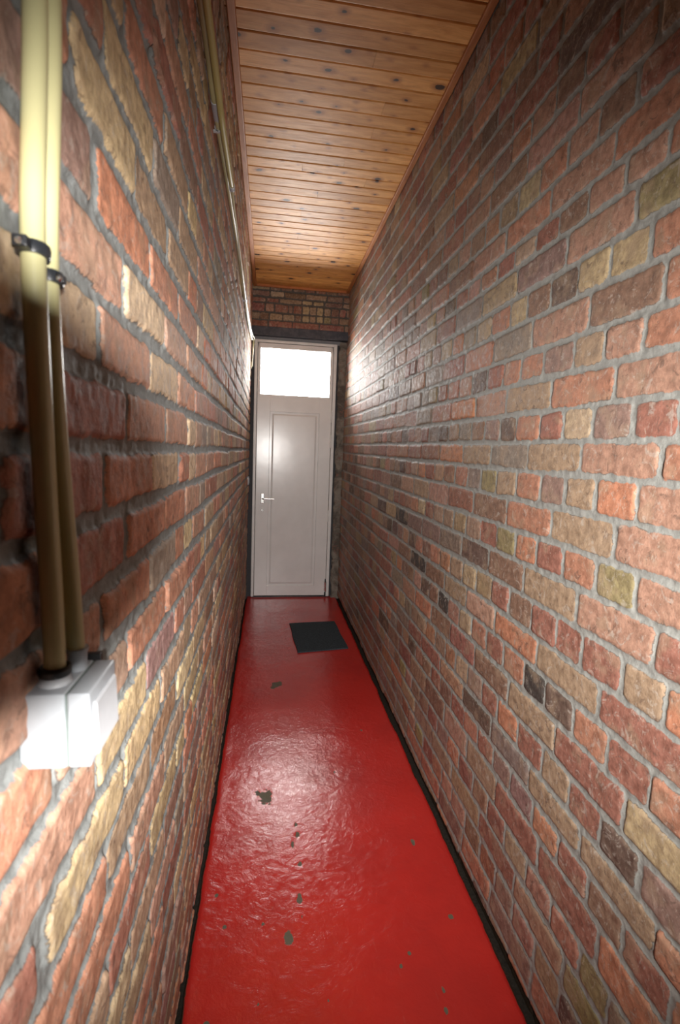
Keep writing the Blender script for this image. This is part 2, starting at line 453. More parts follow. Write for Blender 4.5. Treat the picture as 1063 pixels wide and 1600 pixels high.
def rough_strip(name, x0, x1, z0, z1, y0, y1, mat, amp, seed):
    """a rough masonry pier: box with a lumpy front"""
    us = np.linspace(x0, x1, 16); zs = np.linspace(z0, z1, 240)
    bm = bmesh.new()
    U, Z = np.meshgrid(us, zs, indexing='ij')
    h = amp * fbm(U * 20, Z * 20, seed, 4)
    front = [[bm.verts.new((U[i, j] + (amp * .9 * math.sin(Z[i, j] * 23 + math.sin(Z[i, j] * 51)) if i == 0 else 0), y0 + h[i, j], Z[i, j])) for j in range(len(zs))] for i in range(len(us))]
    back = [[bm.verts.new((x0 if i == 0 else x1, y1, zs[j])) for j in range(len(zs))] for i in range(2)]
    for i in range(len(us) - 1):
        for j in range(len(zs) - 1):
            bm.faces.new((front[i][j], front[i + 1][j], front[i + 1][j + 1], front[i][j + 1]))
    for j in range(len(zs) - 1):
        bm.faces.new((front[0][j], front[0][j + 1], back[0][j + 1], back[0][j]))
        bm.faces.new((front[-1][j], back[1][j], back[1][j + 1], front[-1][j + 1]))
        bm.faces.new((back[0][j], back[0][j + 1], back[1][j + 1], back[1][j]))
    return from_bm(name, bm, mat, smooth=True)


tag(rough_strip('trim_2', .588, .66, -.01, 2.28, 4.385, 4.60, M_REN, .006, 5), kind='structure')
M_DK = plain('light_block_dark', (.05, .05, .055), .8)
bm = bmesh.new(); bx(bm, -.40, -.139, 4.43, 4.80, -.08, 2.28)  # boxes added behind door and walls to block leaking sky light
bx(bm, .568, .90, 4.43, 4.80, -.08, 2.28); bx(bm, -.40, .90, 4.43, 4.80, 2.258, 2.95); bx(bm, -.40, .90, 4.44, 4.80, -.20, .006)
bx(bm, -.40, -.100, 4.446, 4.475, -.08, 2.4); bx(bm, .524, .90, 4.446, 4.475, -.08, 2.4); bx(bm, -.40, .90, 4.446, 4.475, 2.215, 2.4); bx(bm, -.40, .90, 4.446, 4.475, -.08, 1.788)
bx(bm, .70, .80, Y_BACK - .1, 4.8, -.10, 2.95); bx(bm, -.34, -.24, Y_BACK - .1, 4.8, -.10, 2.95); bx(bm, -.34, .80, Y_BACK - .1, 4.5, 2.74, 2.95)
tag(from_bm('light_block_shell', bm, M_DK), kind='structure')
# grey mastic strip between lintel and door frame
bm = bmesh.new(); bx(bm, -.15, .60, Y_DOOR + .012, 4.50, 2.256, 2.295, .003)
tag(from_bm('trim_4', bm, plain('grey_mastic', (.20, .20, .21), .7)), kind='structure')

# ------------------------------------------------------------------ door
k = NT('white_lacquer'); c = k.coord()
k.set(base=k.mix(k.ramp(k.noise(c, 6, 4), .3, .7), (.74, .725, .71), (.79, .775, .76)), rough=.23, spec=.5, normal=k.bump(k.noise(c, 5, 2), .10, .01))
M_W = k.m
k = NT('white_frame'); c = k.coord()
k.set(base=k.mix(k.ramp(k.noise(c, 12, 4), .3, .7), (.70, .69, .67), (.78, .77, .75)), rough=.4, spec=.4)
M_WF = k.m
M_CH = plain('satin_chrome', (.85, .85, .83), .22, metal=1.0)
M_BK = plain('black_plastic', (.012, .012, .013), .4)
door = empty('door_1', (0.215, Y_DOOR, 0)); tag(door, kind='structure')
door.rotation_euler = (0, 0, math.radians(.65))
D0 = Vector((.215, Y_DOOR, 0))


def local(bm, root_loc):
    for v in bm.verts: v.co -= root_loc


def dpart(name, bm, mat, parent=door, label=None, smooth=False):
    local(bm, D0)
    o = from_bm(name, bm, mat, parent, smooth)
    if label: o['label'] = label
    return o


bm = bmesh.new()
bx(bm, -.140, -.116, Y_DOOR - .004, 4.47, .008, 2.262, .003)
bx(bm, .541, .569, Y_DOOR - .004, 4.47, .008, 2.262, .003)
bx(bm, -.118, .543, Y_DOOR - .004, 4.47, 2.240, 2.262, .003)
dpart('door_frame', bm, M_WF)
# leaf: stiles, rails and a moulded panel
bm = bmesh.new()
yl0, yl1 = Y_DOOR + .002, 4.445
bx(bm, -.1125, -.000, yl0, yl1, .016, 2.236, .004)
bx(bm, .431, .538, yl0, yl1, .016, 2.236, .004)
bx(bm, -.002, .433, yl0, yl1, .016, .108, .004)
bx(bm, -.002, .433, yl0, yl1, 1.662, 1.803, .004)
bx(bm, -.002, .433, yl0, yl1, 2.195, 2.236, .004)
bx(bm, -.0976, -.000, yl0 + .003, yl1 - .004, 1.79, 2.21, .0)
leaf = dpart('leaf', bm, M_W)
# open the stiles at the glass: the glass field is wider than the panel, so sash stiles are set in
bm = bmesh.new()
bx(bm, .002, .429, yl0 + .010, yl1 - .008, .100, 1.670)
bx(bm, -.110, .536, yl0 + .018, yl1 - .004, .018, 1.79)
# bevelled inner field
v = []
for (x, y, z) in ((.020, yl0 + .0095, .125), (.411, yl0 + .0095, .125), (.411, yl0 + .0095, 1.645), (.020, yl0 + .0095, 1.645),
                  (.034, yl0 + .003, .139), (.397, yl0 + .003, .139), (.397, yl0 + .003, 1.631), (.034, yl0 + .003, 1.631)):
    v.append(bm.verts.new((x, y, z)))
for i in range(4):
    j = (i + 1) % 4
    bm.faces.new((v[i], v[j], v[4 + j], v[4 + i]))
bm.faces.new(v[4:])
dpart('door_panel', bm, M_W)
bpy.data.objects.remove(leaf)
bm = bmesh.new()
yl0, yl1 = Y_DOOR + .002, 4.445
bx(bm, -.1125, .000, yl0, yl1, .016, 1.795, .003)
bx(bm, .431, .538, yl0, yl1, .016, 1.795, .003)
bx(bm, -.1125, -.094, yl0, yl1, 1.790, 2.236, .003)
bx(bm, .518, .538, yl0, yl1, 1.790, 2.236, .003)
bx(bm, -.002, .433, yl0, yl1, .016, .108, .003)
bx(bm, -.002, .433, yl0, yl1, 1.662, 1.803, .003)
bx(bm, -.1125, .538, yl0, yl1, 2.199, 2.236, .003)
bx(bm, -.1125, .538, yl0 + .0005, yl1, 1.770, 1.803, .003)
dpart('leaf', bm, M_W)
# glazing beads
bm = bmesh.new()
bx(bm, -.096, -.088, yl0 + .002, yl0 + .008, 1.80, 2.202, .002)
bx(bm, .512, .520, yl0 + .002, yl0 + .008, 1.80, 2.202, .002)
bx(bm, -.096, .520, yl0 + .002, yl0 + .008, 1.800, 1.808, .002)
bx(bm, -.096, .520, yl0 + .002, yl0 + .008, 2.194, 2.202, .002)
dpart('glazing_bead', bm, M_WF)
k = NT('pane_glass')
k.t.nodes.remove(k.b)
tr = k.n('ShaderNodeBsdfTransparent'); gl = k.n('ShaderNodeBsdfGlossy'); gl.inputs['Roughness'].default_value = .02
fr = k.n('ShaderNodeFresnel'); fr.inputs[0].default_value = 1.45
mx = k.n('ShaderNodeMixShader'); k.l(fr.outputs[0], mx.inputs[0]); k.l(tr.outputs[0], mx.inputs[1]); k.l(gl.outputs[0], mx.inputs[2])
k.l(mx.outputs[0], k.out.inputs[0])
bm = bmesh.new(); bx(bm, -.094, .518, yl0 + .008, yl0 + .014, 1.802, 2.200)
dpart('glass_pane', bm, k.m)
# handle
bm = bmesh.new(); bx(bm, -.066, -.036, yl0 - .006, yl0 + .001, .858, .948, .004)
h = dpart('handle_plate', bm, M_CH, label='brushed metal back plate')
bm = bmesh.new()
tube(bm, [(-.051, yl0 - .004, .903), (-.051, yl0 - .030, .903), (-.049, yl0 - .044, .903), (-.035, yl0 - .048, .903), (.0, yl0 - .048, .903), (.050, yl0 - .046, .902)], .0075)
dpart('door_handle', bm, M_CH, label='metal lever handle')
bm = bmesh.new(); lathe(bm, [(0, -.008), (.010, -.008), (.013, -.004), (.013, 0)], (-.053, yl0, .797), (0, 1, 0), 24)
cyl = dpart('lock_cylinder', bm, M_CH)
bm = bmesh.new(); bx(bm, -.0545, -.0515, yl0 - .0095, yl0 - .0078, .789, .800)
dpart('keyhole', bm, M_BK)
for z0, z1 in ((1.587, 1.694), (1.368, 1.481), (.704, .804), (.052, .150)):
    bm = bmesh.new()
    lathe(bm, [(0, 0), (.006, 0), (.0075, .003), (.0075, (z1 - z0) / 2 - .002), (.0065, (z1 - z0) / 2), (.0075, (z1 - z0) / 2 + .002), (.0075, z1 - z0 - .003), (.006, z1 - z0), (0, z1 - z0)],
          (.5385, Y_DOOR - .008, z0), (0, 0, 1), 18)
    bx(bm, .524, .5385, Y_DOOR - .003, Y_DOOR + .003, z0 + .004, z1 - .004, .001)
    dpart('hinge', bm, M_WF if z0 > .1 else M_CH, smooth=False)
bm = bmesh.new()
bx(bm, .527, .540, Y_DOOR - .018, Y_DOOR + .0, .018, .050, .003)
bx(bm, .529, .539, Y_DOOR - .018, Y_DOOR + .0, .140, .172, .003)
dpart('hinge_cap', bm, M_BK, label='small black cap on the bottom hinge')
bm = bmesh.new(); bx(bm, -.135, .565, Y_DOOR + .01, 4.47, -.004, .010)
dpart('threshold', bm, M_BK)

# ------------------------------------------------------------------ floor
patches = [(.067, 2.695, .030, .045), (.045, 2.66, .018, .02), (.085, 2.71, .02, .03), (.123, 1.571, .010, .016), (.117, 1.322, .010, .022), (.08, 1.208, .014, .026), (-.097, 1.258, .009, .009),
           (.01, 1.256, .008, .009), (.45, .985, .007, .012), (.013, 1.774, .028, .055), (.128, 1.448, .010, .013), (.121, 1.62, .008, .014), (.105, 1.53, .006, .02),
           (-.12, 1.02, .010, .010), (-.13, 1.36, .008, .010), (.37, 1.1, .006, .008), (.40, 1.13, .006, .008), (.46, 1.03, .005, .01), (.55, 1.22, .01, .012),
           (.52, 1.5, .008, .02), (.30, 1.9, .006, .008), (.12, 1.265, .004, .008), (.0, 1.05, .004, .005), (.17, 1.04, .004, .005), (.47, 2.2, .006, .01), (-.02, 1.80, .010, .018)]
us = np.linspace(-.178, .637, 170); ys = steps(Y_BACK, 4.47, .85, .005, .6)
U, Yg = np.meshgrid(us, ys, indexing='ij')
wear = np.full(U.shape, -1.0)
for (px, py, a, b) in patches:
    d = 1 - np.sqrt(((U - px) / a) ** 2 + ((Yg - py) / b) ** 2)
    wear = np.maximum(wear, d)
bump = .0014 * fbm(U * 5, Yg * 5, 81, 2) + .0003 * fbm(U * 28, Yg * 28, 85, 3)
dimp = sstep(0, .8, wear) * .0012
edge_l = (-.178 + .004 * fbm(ys * 9, ys * 0, 86, 3)); edge_r = (.637 + .006 * fbm(ys * 8, ys * 0 + 3, 87, 4))
tt = (U - U[0, 0]) / (U[-1, 0] - U[0, 0])
Xf = edge_l[None, :] * (1 - tt) + edge_r[None, :] * tt
rim = np.minimum(Xf - edge_l[None, :], edge_r[None, :] - Xf)
Zf = bump - dimp - .004 * (1 - sstep(0, .010, rim)) + .0006 * sstep(.004, .016, rim) * (1 - sstep(.016, .05, rim))
nu, nz = U.shape
co = np.stack([Xf, Yg, Zf], -1).reshape(-1, 3).astype(np.float32)
# skirt down at both long edges
i = np.arange(nu - 1)[:, None] * nz + np.arange(nz - 1)[None, :]
quads = np.stack([i, i + nz, i + nz + 1, i + 1], -1).reshape(-1, 4)
nv = len(co)
sk = []
extra = []
for row, sgn in ((0, 1), (nu - 1, -1)):
    basei = nv + len(extra) * nz
    extra.append(co.reshape(nu, nz, 3)[row] + np.array([.002 * sgn, 0, -.03], np.float32))
    for j in range(nz - 1):
        q = [row * nz + j, row * nz + j + 1, basei + j + 1, basei + j]
        sk.append(q if sgn == 1 else q[::-1])
co = np.concatenate([co] + extra); quads = np.concatenate([quads, np.array(sk)])
me = bpy.data.meshes.new('floor')
me.vertices.add(len(co)); me.vertices.foreach_set('co', co.ravel())
me.loops.add(quads.size); me.loops.foreach_set('vertex_index', quads.ravel().astype(np.int32))
me.polygons.add(len(quads)); me.polygons.foreach_set('loop_start', (np.arange(len(quads)) * 4).astype(np.int32))
me.update(calc_edges=True)
me.polygons.foreach_set('use_smooth', np.ones(len(quads), bool))
a = me.attributes.new('wear', 'FLOAT', 'POINT')
a.data.foreach_set('value', np.concatenate([wear.ravel(), np.full(2 * nz, -1.0)]).astype(np.float32))
a = me.attributes.new('rim', 'FLOAT', 'POINT')
a.data.foreach_set('value', np.concatenate([rim.ravel(), np.full(2 * nz, -.01)]).astype(np.float32))
k = NT('red_floor_paint'); c = k.coord()
wr = k.attr('wear').outputs['Fac']; rimn = k.attr('rim').outputs['Fac']
nb = k.noise(c, 3.0, 4, .6); nm = k.noise(c, 40, 5, .6); nf = k.noise(c, 160, 4, .6)
base = k.mix(k.ramp(nb, .35, .7), (.54, .026, .020), (.45, .023, .019))
base = k.mix(k.ramp(k.noise(c, 9, 6, .7, .8), .60, .78, 0, .30), base, (.46, .12, .10))
streak = k.noise(k.coord(scale=(1, .25, 1)), 60, 5, .7, .4)
base = k.mix(k.ramp(streak, .62, .75, 0, .22), base, (.50, .16, .13))
wv = k.math('ADD', wr, k.math('MULTIPLY', k.math('SUBTRACT', nm, .5), 1.7))
wmask = k.ramp(wv, .15, .3)
base = k.mix(wmask, base, k.mix(nm, (.055, .05, .03), (.16, .14, .09)))
specks = k.ramp(k.noise(c, 75, 3, .5), .77, .79, 0, .8)
base = k.mix(specks, base, (.07, .05, .035))
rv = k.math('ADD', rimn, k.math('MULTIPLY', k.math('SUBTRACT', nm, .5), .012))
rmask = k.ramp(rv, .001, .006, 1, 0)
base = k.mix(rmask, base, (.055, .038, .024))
n1 = k.bump(k.noise(c, 9, 4, .6, .6), .13, .010)
n1 = k.bump(k.noise(c, 13, 5, .6, 2.4), .22, .006, n1)
n2 = k.bump(k.noise(c, 42, 5, .62, 1.0), .26, .003, n1)
k.set(base=base, rough=k.math('ADD', k.ramp(nm, .3, .7, .13, .24), k.math('ADD', k.math('MULTIPLY', wmask, .4), k.math('MULTIPLY', rmask, .7))), spec=k.math('SUBTRACT', .68, k.math('MULTIPLY', rmask, .6)), normal=n2)
M_FL = k.m
fl = link('floor', me, M_FL); tag(fl, kind='structure')
bm = bmesh.new(); bx(bm, -.24, .70, Y_BACK, 4.6, -.08, -.022)
k = NT('dark_grit'); c = k.coord()
k.set(base=k.mix(k.noise(c, 90, 4), (.012, .010, .008), (.05, .04, .032)), rough=.95, spec=.1, normal=k.bump(k.noise(c, 120, 4), .8, .004))
M_GR = k.m
tag(from_bm('trim_5', bm, M_GR), kind='structure')

# ------------------------------------------------------------------ pine ceiling
P = .0785
verts = []; faces = []; tone = []; seedv = []
y = 1.743 - 40 * P; r = random.Random(7)
r3 = lambda a: a
while y < Y_END + .02:
    x0, x1 = -.19, .68
    cut = r.uniform(.1, .5) if r.random() < .3 else None
    segs = [(x0, x1)] if cut is None else [(x0, cut - .0004), (cut + .0004, x1)]
    sag = r.uniform(-.0008, .0008); tilt = r.uniform(-.0012, .0012)
    for a, b in segs:
        t_ = r.uniform(-1, 1); s_ = r.uniform(0, 40)
        prof = [(0, .014), (.0018, .0138), (.0022, .0030), (.0045, .0006), (.007, 0), (P - .005, 0), (P - .0025, .0008), (P - .0008, .0030), (P - .0004, .0138), (P, .014)]
        n0 = len(verts)
        nx = 10
        for ix in range(nx + 1):
            x = a + (b - a) * ix / nx
            for (dy, dz) in prof:
                verts.append((x, y + dy, 2.690 + dz + sag + tilt * (dy / P - .5)))
                tone.append(t_); seedv.append(s_)
        m_ = len(prof)
        for ix in range(nx):
            for q in range(m_ - 1):
                p0 = n0 + ix * m_ + q
                faces.append((p0, p0 + 1, p0 + m_ + 1, p0 + m_))
    y += P
# backing so the boards have thickness
n0 = len(verts)
for z_ in (2.706, 2.73):
    for (x, yy) in ((-.25, Y_BACK), (.72, Y_BACK), (.72, 4.5), (-.25, 4.5)):
        verts.append((x, yy, z_)); tone.append(0); seedv.append(0)
for f in ((0, 1, 2, 3), (7, 6, 5, 4), (0, 4, 5, 1), (1, 5, 6, 2), (2, 6, 7, 3), (3, 7, 4, 0)):
    faces.append(tuple(n0 + q for q in f))
me = bpy.data.meshes.new('ceiling'); me.from_pydata(verts, [], faces); me.update()
for nm_, vals in (('tone', tone), ('board_seed', seedv)):
    a = me.attributes.new(nm_, 'FLOAT', 'POINT'); a.data.foreach_set('value', vals)
bm = bmesh.new(); bm.from_mesh(me)
for f in bm.faces:
    if f.normal.z > 0 and f.calc_center_median().z < 2.7055: f.normal_flip()
bm.to_mesh(me); bm.free()


def pine(name, boards=True, base=((.76, .40, .13), (.58, .265, .065)), axis='x', spec=.20):
    k = NT(name)
    sc = (1, 6, 6) if axis == 'x' else (6, 1, 6)
    tc = k.n('ShaderNodeTexCoord')
    if boards:
        sd = k.attr('board_seed').outputs['Fac']
        cmb = k.n('ShaderNodeCombineXYZ'); k.l(sd, cmb.inputs[0]); k.l(k.math('MULTIPLY', sd, .37), cmb.inputs[2])
        add = k.n('ShaderNodeVectorMath', operation='ADD'); k.l(tc.outputs['Object'], add.inputs[0]); k.l(cmb.outputs[0], add.inputs[1])
        src = add.outputs[0]
    else:
        src = tc.outputs['Object']
    mp = k.n('ShaderNodeMapping'); mp.inputs['Scale'].default_value = sc; k.l(src, mp.inputs[0])
    g1 = k.noise(mp.outputs[0], 7, 5, .6, .5)
    mp2 = k.n('ShaderNodeMapping'); mp2.inputs['Scale'].default_value = tuple(s * (1 if s == 1 else 4) for s in sc); k.l(src, mp2.inputs[0])
    g2 = k.noise(mp2.outputs[0], 10, 4, .6)
    col = k.mix(k.ramp(g1, .33, .66), base[0], base[1])
    col = k.mix(k.ramp(g2, .5, .8, 0, .35), col, (.22, .085, .03))
    if boards:
        tn = k.attr('tone').outputs['Fac']
        col = k.mix(1.0, col, k.mix(k.ramp(tn, -1, 1, smooth=False), (.80, .76, .72), (1.14, 1.16, 1.18)), 'MULTIPLY')
        # knots: elongated dark eyes with a halo
        mk = k.n('ShaderNodeMapping'); mk.inputs['Scale'].default_value = (7.5, 10.5, 1); k.l(src, mk.inputs[0])
        wob = k.noise(mk.outputs[0], 4, 2)
        vo = k.n('ShaderNodeTexVoronoi', voronoi_dimensions='2D'); vo.inputs['Scale'].default_value = 1.0; vo.inputs['Randomness'].default_value = 1.0
        k.l(mk.outputs[0], vo.inputs['Vector'])
        wn = k.n('ShaderNodeSeparateColor'); k.l(vo.outputs['Color'], wn.inputs[0])
        size = k.ramp(wn.outputs[0], .50, 1.0, -.03, .14, smooth=False)
        dd = k.math('SUBTRACT', k.math('ADD', vo.outputs['Distance'], k.math('MULTIPLY', k.math('SUBTRACT', wob, .5), .16)), size)
        col = k.mix(k.ramp(dd, .0, .22, .7, 0), col, (.33, .12, .035))
        col = k.mix(k.ramp(dd, -.01, .03, .93, 0), col, (.035, .018, .012))
    k.set(base=col, rough=k.ramp(g2, .3, .7, .42, .55), spec=spec, normal=k.bump(g2, .12, .002))
    return k.m


M_PINE = pine('pine_boards')
ce = link('ceiling', me, M_PINE); tag(ce, kind='structure')
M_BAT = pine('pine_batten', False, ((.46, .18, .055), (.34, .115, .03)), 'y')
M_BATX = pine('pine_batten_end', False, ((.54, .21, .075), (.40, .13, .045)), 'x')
bm = bmesh.new(); bx(bm, .622, .648, Y_BACK, Y_END - .002, 2.676, 2.6905, .004, 3)
tag(from_bm('trim_6', bm, M_BAT), kind='structure')
bm = bmesh.new(); bx(bm, -.1585, -.131, Y_BACK, Y_END - .002, 2.672, 2.6905, .004, 3)
tag(from_bm('trim_7', bm, M_BAT), kind='structure')
bm = bmesh.new(); bx(bm, -.13, .622, Y_END - .030, Y_END - .008, 2.672, 2.6905, .004, 3)
tag(from_bm('trim_8', bm, M_BATX), kind='structure')

# ------------------------------------------------------------------ near left: switch box and conduits
M_IV = NT('ivory_plastic'); k = M_IV; c = k.coord()
k.set(base=k.mix(k.noise(c, 15, 3), (.45, .42, .22), (.52, .49, .27)), rough=.32, spec=.5); M_IV = k.m
k = NT('ivory_plastic_dull'); c = k.coord()
k.set(base=k.mix(k.noise(c, 15, 3), (.40, .35, .13), (.47, .42, .17)), rough=.38, spec=.45); M_IVD = k.m
M_WP = plain('white_plastic', (.33, .35, .375), .35, grain=.02)
M_WG = plain('grey_white_plastic', (.40, .41, .43), .45, grain=.03)
M_CLIP = plain('black_clip', (.02, .022, .026), .35)


def part(name, bm, mat, parent, label=None, smooth=False):
    local(bm, parent.location if parent.parent is None else parent.location + parent.parent.location)
    o = from_bm(name, bm, mat, parent, smooth)
    if label: o['label'] = label
    return o


def auto(o):
    o.data.polygons.foreach_set('use_smooth', [True] * len(o.data.polygons))
    o.data.set_sharp_from_angle(angle=math.radians(35))
    return o


zb0, zb1 = 1.0835, 1.1430
xw = xl(1.11)
sb = empty('switch_box', (xw, .405, zb0))
tag(sb, 'white surface-mounted switch box on the left brick wall, at the foot of two ivory pipes', 'switch box')
bm = bmesh.new(); bx(bm, xw - .006, -.1475, .373, .437, zb0, zb1, .0022, 3)
auto(part('back_box', bm, M_WP, sb))
bm = bmesh.new(); bx(bm, -.1463, -.1300, .3735, .4365, zb0, zb1, .0020, 3)
auto(part('front_cover', bm, M_WP, sb))
bm = bmesh.new(); bx(bm, -.1478, -.1460, .3745, .4355, zb0 + .001, zb1 - .001)
part('seam', bm, plain('seam_grey', (.12, .15, .14), .7), sb)
# rocker on the front, wedge shaped with a raised lip
bm = bmesh.new()
vs = [(-.1302, .380, zb0 + .006), (-.1302, .431, zb0 + .006), (-.1302, .431, zb1 - .010), (-.1302, .380, zb1 - .010),
      (-.1258, .381, zb0 + .007), (-.1258, .430, zb0 + .007), (-.1275, .430, zb1 - .011), (-.1275, .381, zb1 - .011)]
V = [bm.verts.new(p) for p in vs]
for f in ((0, 1, 2, 3), (4, 5, 6, 7), (0, 4, 5, 1), (1, 5, 6, 2), (2, 6, 7, 3), (3, 7, 4, 0)): bm.faces.new([V[q] for q in f])
bmesh.ops.recalc_face_normals(bm, faces=bm.faces)
bmesh.ops.bevel(bm, geom=bm.edges[:], offset=.0008, segments=2, affect='EDGES')
auto(part('rocker', bm, M_WG, sb))
# glands on top
bm = bmesh.new(); lathe(bm, [(0, 0), (.0118, 0), (.0118, .002), (.0108, .0035), (.0112, .005), (.0100, .0065), (.0098, .008), (0, .008)], (-.1622, .3945, zb1 - .0005), seg=32)
g1 = auto(part('gland', bm, M_WG, sb, label='pale ribbed gland'))
bm = bmesh.new(); lathe(bm, [(0, .007), (.0112, .007), (.0118, .009), (.0118, .0125), (.0105, .014), (0, .014)], (-.1622, .3945, zb1 - .0005), seg=32)
auto(part('gland_ring', bm, M_BK, sb, label='black rubber ring'))
bm = bmesh.new(); lathe(bm, [(0, -.0003), (.0072, 0), (.0078, .014), (.0088, .016), (.0088, .0185), (0, .0185)], (-.1545, .4185, zb1), seg=28)
auto(part('gland', bm, M_WP, sb, label='white tapered gland'))
bm = bmesh.new(); bx(bm, -.160, -.143, .440, .446, zb1 - .004, zb1 + .0035, .0008)
part('clip_tab', bm, M_BK, sb, label='black tab behind the box')


def pipe_thing(name, pts, r, mat, label, cat, base):
    t = empty(name, base); tag(t, label, cat)
    bm = bmesh.new(); tube(bm, pts, r, 20)
    auto(part('pipe', bm, mat, t))
    return t


p1 = pipe_thing('conduit_pipe', [(-.1622, .3945, 1.156), (-.1622, .3935, 1.20), (-.1622, .386, 1.33), (-.1615, .380, 1.46), (-.1600, .385, 1.55), (-.1590, .389, 1.62), (-.1580, .392, 1.80), (-.1565, .392, 2.16)], .0078, M_IV,
                'wider of two upright ivory conduit pipes above the white switch box', 'pipe', (-.1622, .3945, 1.156))
p2 = pipe_thing('conduit_pipe', [(-.1555, .4185, 1.161), (-.1565, .414, 1.22), (-.1598, .4035, 1.36), (-.1608, .4015, 1.46), (-.1595, .408, 1.55), (-.1585, .412, 1.62), (-.1575, .414, 1.80), (-.1555, .414, 2.18)], .0070, M_IV,
                'narrower upright ivory conduit pipe half hidden behind the wider one, above the switch box', 'pipe', (-.1555, .4185, 1.161))


def clamp(cx, cy, cz, r, ear, label):
    t = empty('pipe_clamp', (cx, cy, cz)); tag(t, label, 'pipe clamp')
    bm = bmesh.new(); lathe(bm, [(r, -.0042), (r + .0022, -.0042), (r + .0028, -.002), (r + .0028, .002), (r + .0022, .0042), (r, .0042), (r, -.0042)], (cx, cy, cz), (0, .1, 1), 32)
    auto(part('band', bm, M_CLIP, t))
    bm = bmesh.new()
    if ear: bx(bm, cx - .0060, cx + .0035, cy - r - .0095, cy - r + .001, cz - .0030, cz + .0045, .0012)
    else: bx(bm, cx + r - .001, cx + r + .004, cy - .004, cy + .003, cz - .003, cz + .003, .001)
    part('ear', bm, M_CLIP, t)
    bm = bmesh.new(); lathe(bm, [(0, .003), (.0022, .0026), (.0026, 0), (.0026, -.004)], (cx - .001 if ear else cx + r + .001, cy - r - .008 if ear else cy - .004, cz), (0, -1, 0), 16)
    part('screw', bm, M_CH, t)
    return t


clamp(-.1617, .3805, 1.458, .0080, True, 'black clamp with a screw ear round the wider ivory pipe')
clamp(-.1606, .4015, 1.447, .0072, False, 'smaller black clamp round the narrower ivory pipe')

# conduits high on the left wall
XB, XA = -.1555, -.1405
A = pipe_thing('wall_conduit', [(-.1405, .42, 2.205), (-.1405, .8, 2.205), (-.1405, 1.11, 2.200), (-.1405, 1.24, 2.194), (-.1405, 1.361, 2.186), (-.1405, 1.445, 2.180), (-.1405, 1.673, 2.186), (-.1405, 1.79, 2.192)], .0082, M_IVD,
               'olive-ivory conduit high on the left wall that ends in a white sleeve', 'conduit', (-.1405, 1.1, 2.2))
bm = bmesh.new(); lathe(bm, [(.0070, -.012), (.0098, -.012), (.0100, -.004), (.0092, -.003), (.0100, .003), (.0100, .012), (.0055, .014)], (-.1405, 1.795, 2.192), (0, 1, 0), 24)
auto(part('end_sleeve', bm, M_WG, A, label='white end sleeve'))
B = pipe_thing('wall_conduit', [(-.1556, .42, 2.222), (-.1556, .8, 2.222), (-.1556, 1.139, 2.220), (-.1556, 1.278, 2.214), (-.1556, 1.385, 2.200), (-.1556, 1.512, 2.198), (-.1556, 1.733, 2.208), (-.1556, 1.977, 2.212), (-.1556, 2.305, 2.218), (-.1560, 2.608, 2.205), (-.1565, 3.011, 2.178), (-.156, 3.6, 2.172), (-.154, 4.02, 2.180)], .0078, M_IV,
               'long ivory conduit close to the left wall, running on towards the door', 'conduit', (-.1556, 1.2, 2.22))
bm = bmesh.new(); lathe(bm, [(.0078, -.035), (.0094, -.034), (.0098, 0), (.0094, .034), (.0078, .035)], (-.1556, 1.43, 2.199), (0, 1, 0), 24)
auto(part('coupling', bm, M_WG, B, label='grey-white coupling'))
bm = bmesh.new(); lathe(bm, [(.0080, -.004), (.0105, -.004), (.0105, .004), (.0080, .004)], (-.1556, 1.50, 2.197), (0, 1, 0), 20)
bx(bm, -.170, -.1556, 1.496, 1.504, 2.186, 2.191)
part('clip', bm, M_WG, B)
cb = empty('electric_cable', (-.1405, 1.8, 2.192)); tag(cb, 'thin ivory cable leaving the white sleeve and running along the left wall to the door', 'cable')
bm = bmesh.new(); tube(bm, [(-.1405, 1.80, 2.192), (-.142, 1.90, 2.185), (-.143, 2.20, 2.176), (-.144, 2.51, 2.158), (-.146, 2.8, 2.150), (-.147, 3.011, 2.152), (-.146, 3.62, 2.168), (-.142, 4.02, 2.200), (-.138, 4.12, 2.215), (-.139, 4.17, 2.19), (-.146, 4.18, 2.10), (-.150, 4.19, 2.0)], .0036, 10)
auto(part('sheath', bm, M_IV, cb))
cb2 = empty('electric_cable', (-.154, 4.02, 2.18)); tag(cb2, 'ivory cable drooping from the end of the long conduit beside the door lintel', 'cable')
bm = bmesh.new(); tube(bm, [(-.154, 4.01, 2.180), (-.150, 4.09, 2.195), (-.146, 4.14, 2.19), (-.149, 4.16, 2.12), (-.152, 4.165, 2.04), (-.158, 4.17, 1.98)], .0034, 10)
auto(part('sheath', bm, M_IV, cb2))
bm = bmesh.new(); lathe(bm, [(.009, -.006), (.0108, -.005), (.0108, .005), (.009, .006)], (-.150, 2.95, 2.170), (0, 1, 0), 18)
bx(bm, -.172, -.150, 2.944, 2.956, 2.155, 2.161)
local(bm, Vector((-.15, 2.95, 2.165)))
cl = from_bm('cable_clip', bm, M_WG); cl.location = (-.15, 2.95, 2.165)
tag(cl, 'small pale clip pinching the cable and conduit on the left wall, halfway to the door', 'clip')

# small plate on the left wall by the door
ws = empty('wall_plate', (xl(1.07), 4.25, 1.02)); tag(ws, 'small pale upright plate on the left brick wall beside the door handle', 'wall plate')
bm = bmesh.new(); bx(bm, xl(1.07) - .006, xl(1.07) + .010, 4.22, 4.28, 1.03, 1.10, .003)
auto(part('plate', bm, M_WG, ws))
bm = bmesh.new(); bx(bm, xl(1.07) + .0095, xl(1.07) + .013, 4.235, 4.265, 1.045, 1.085, .001)
part('switch_key', bm, M_WP, ws)

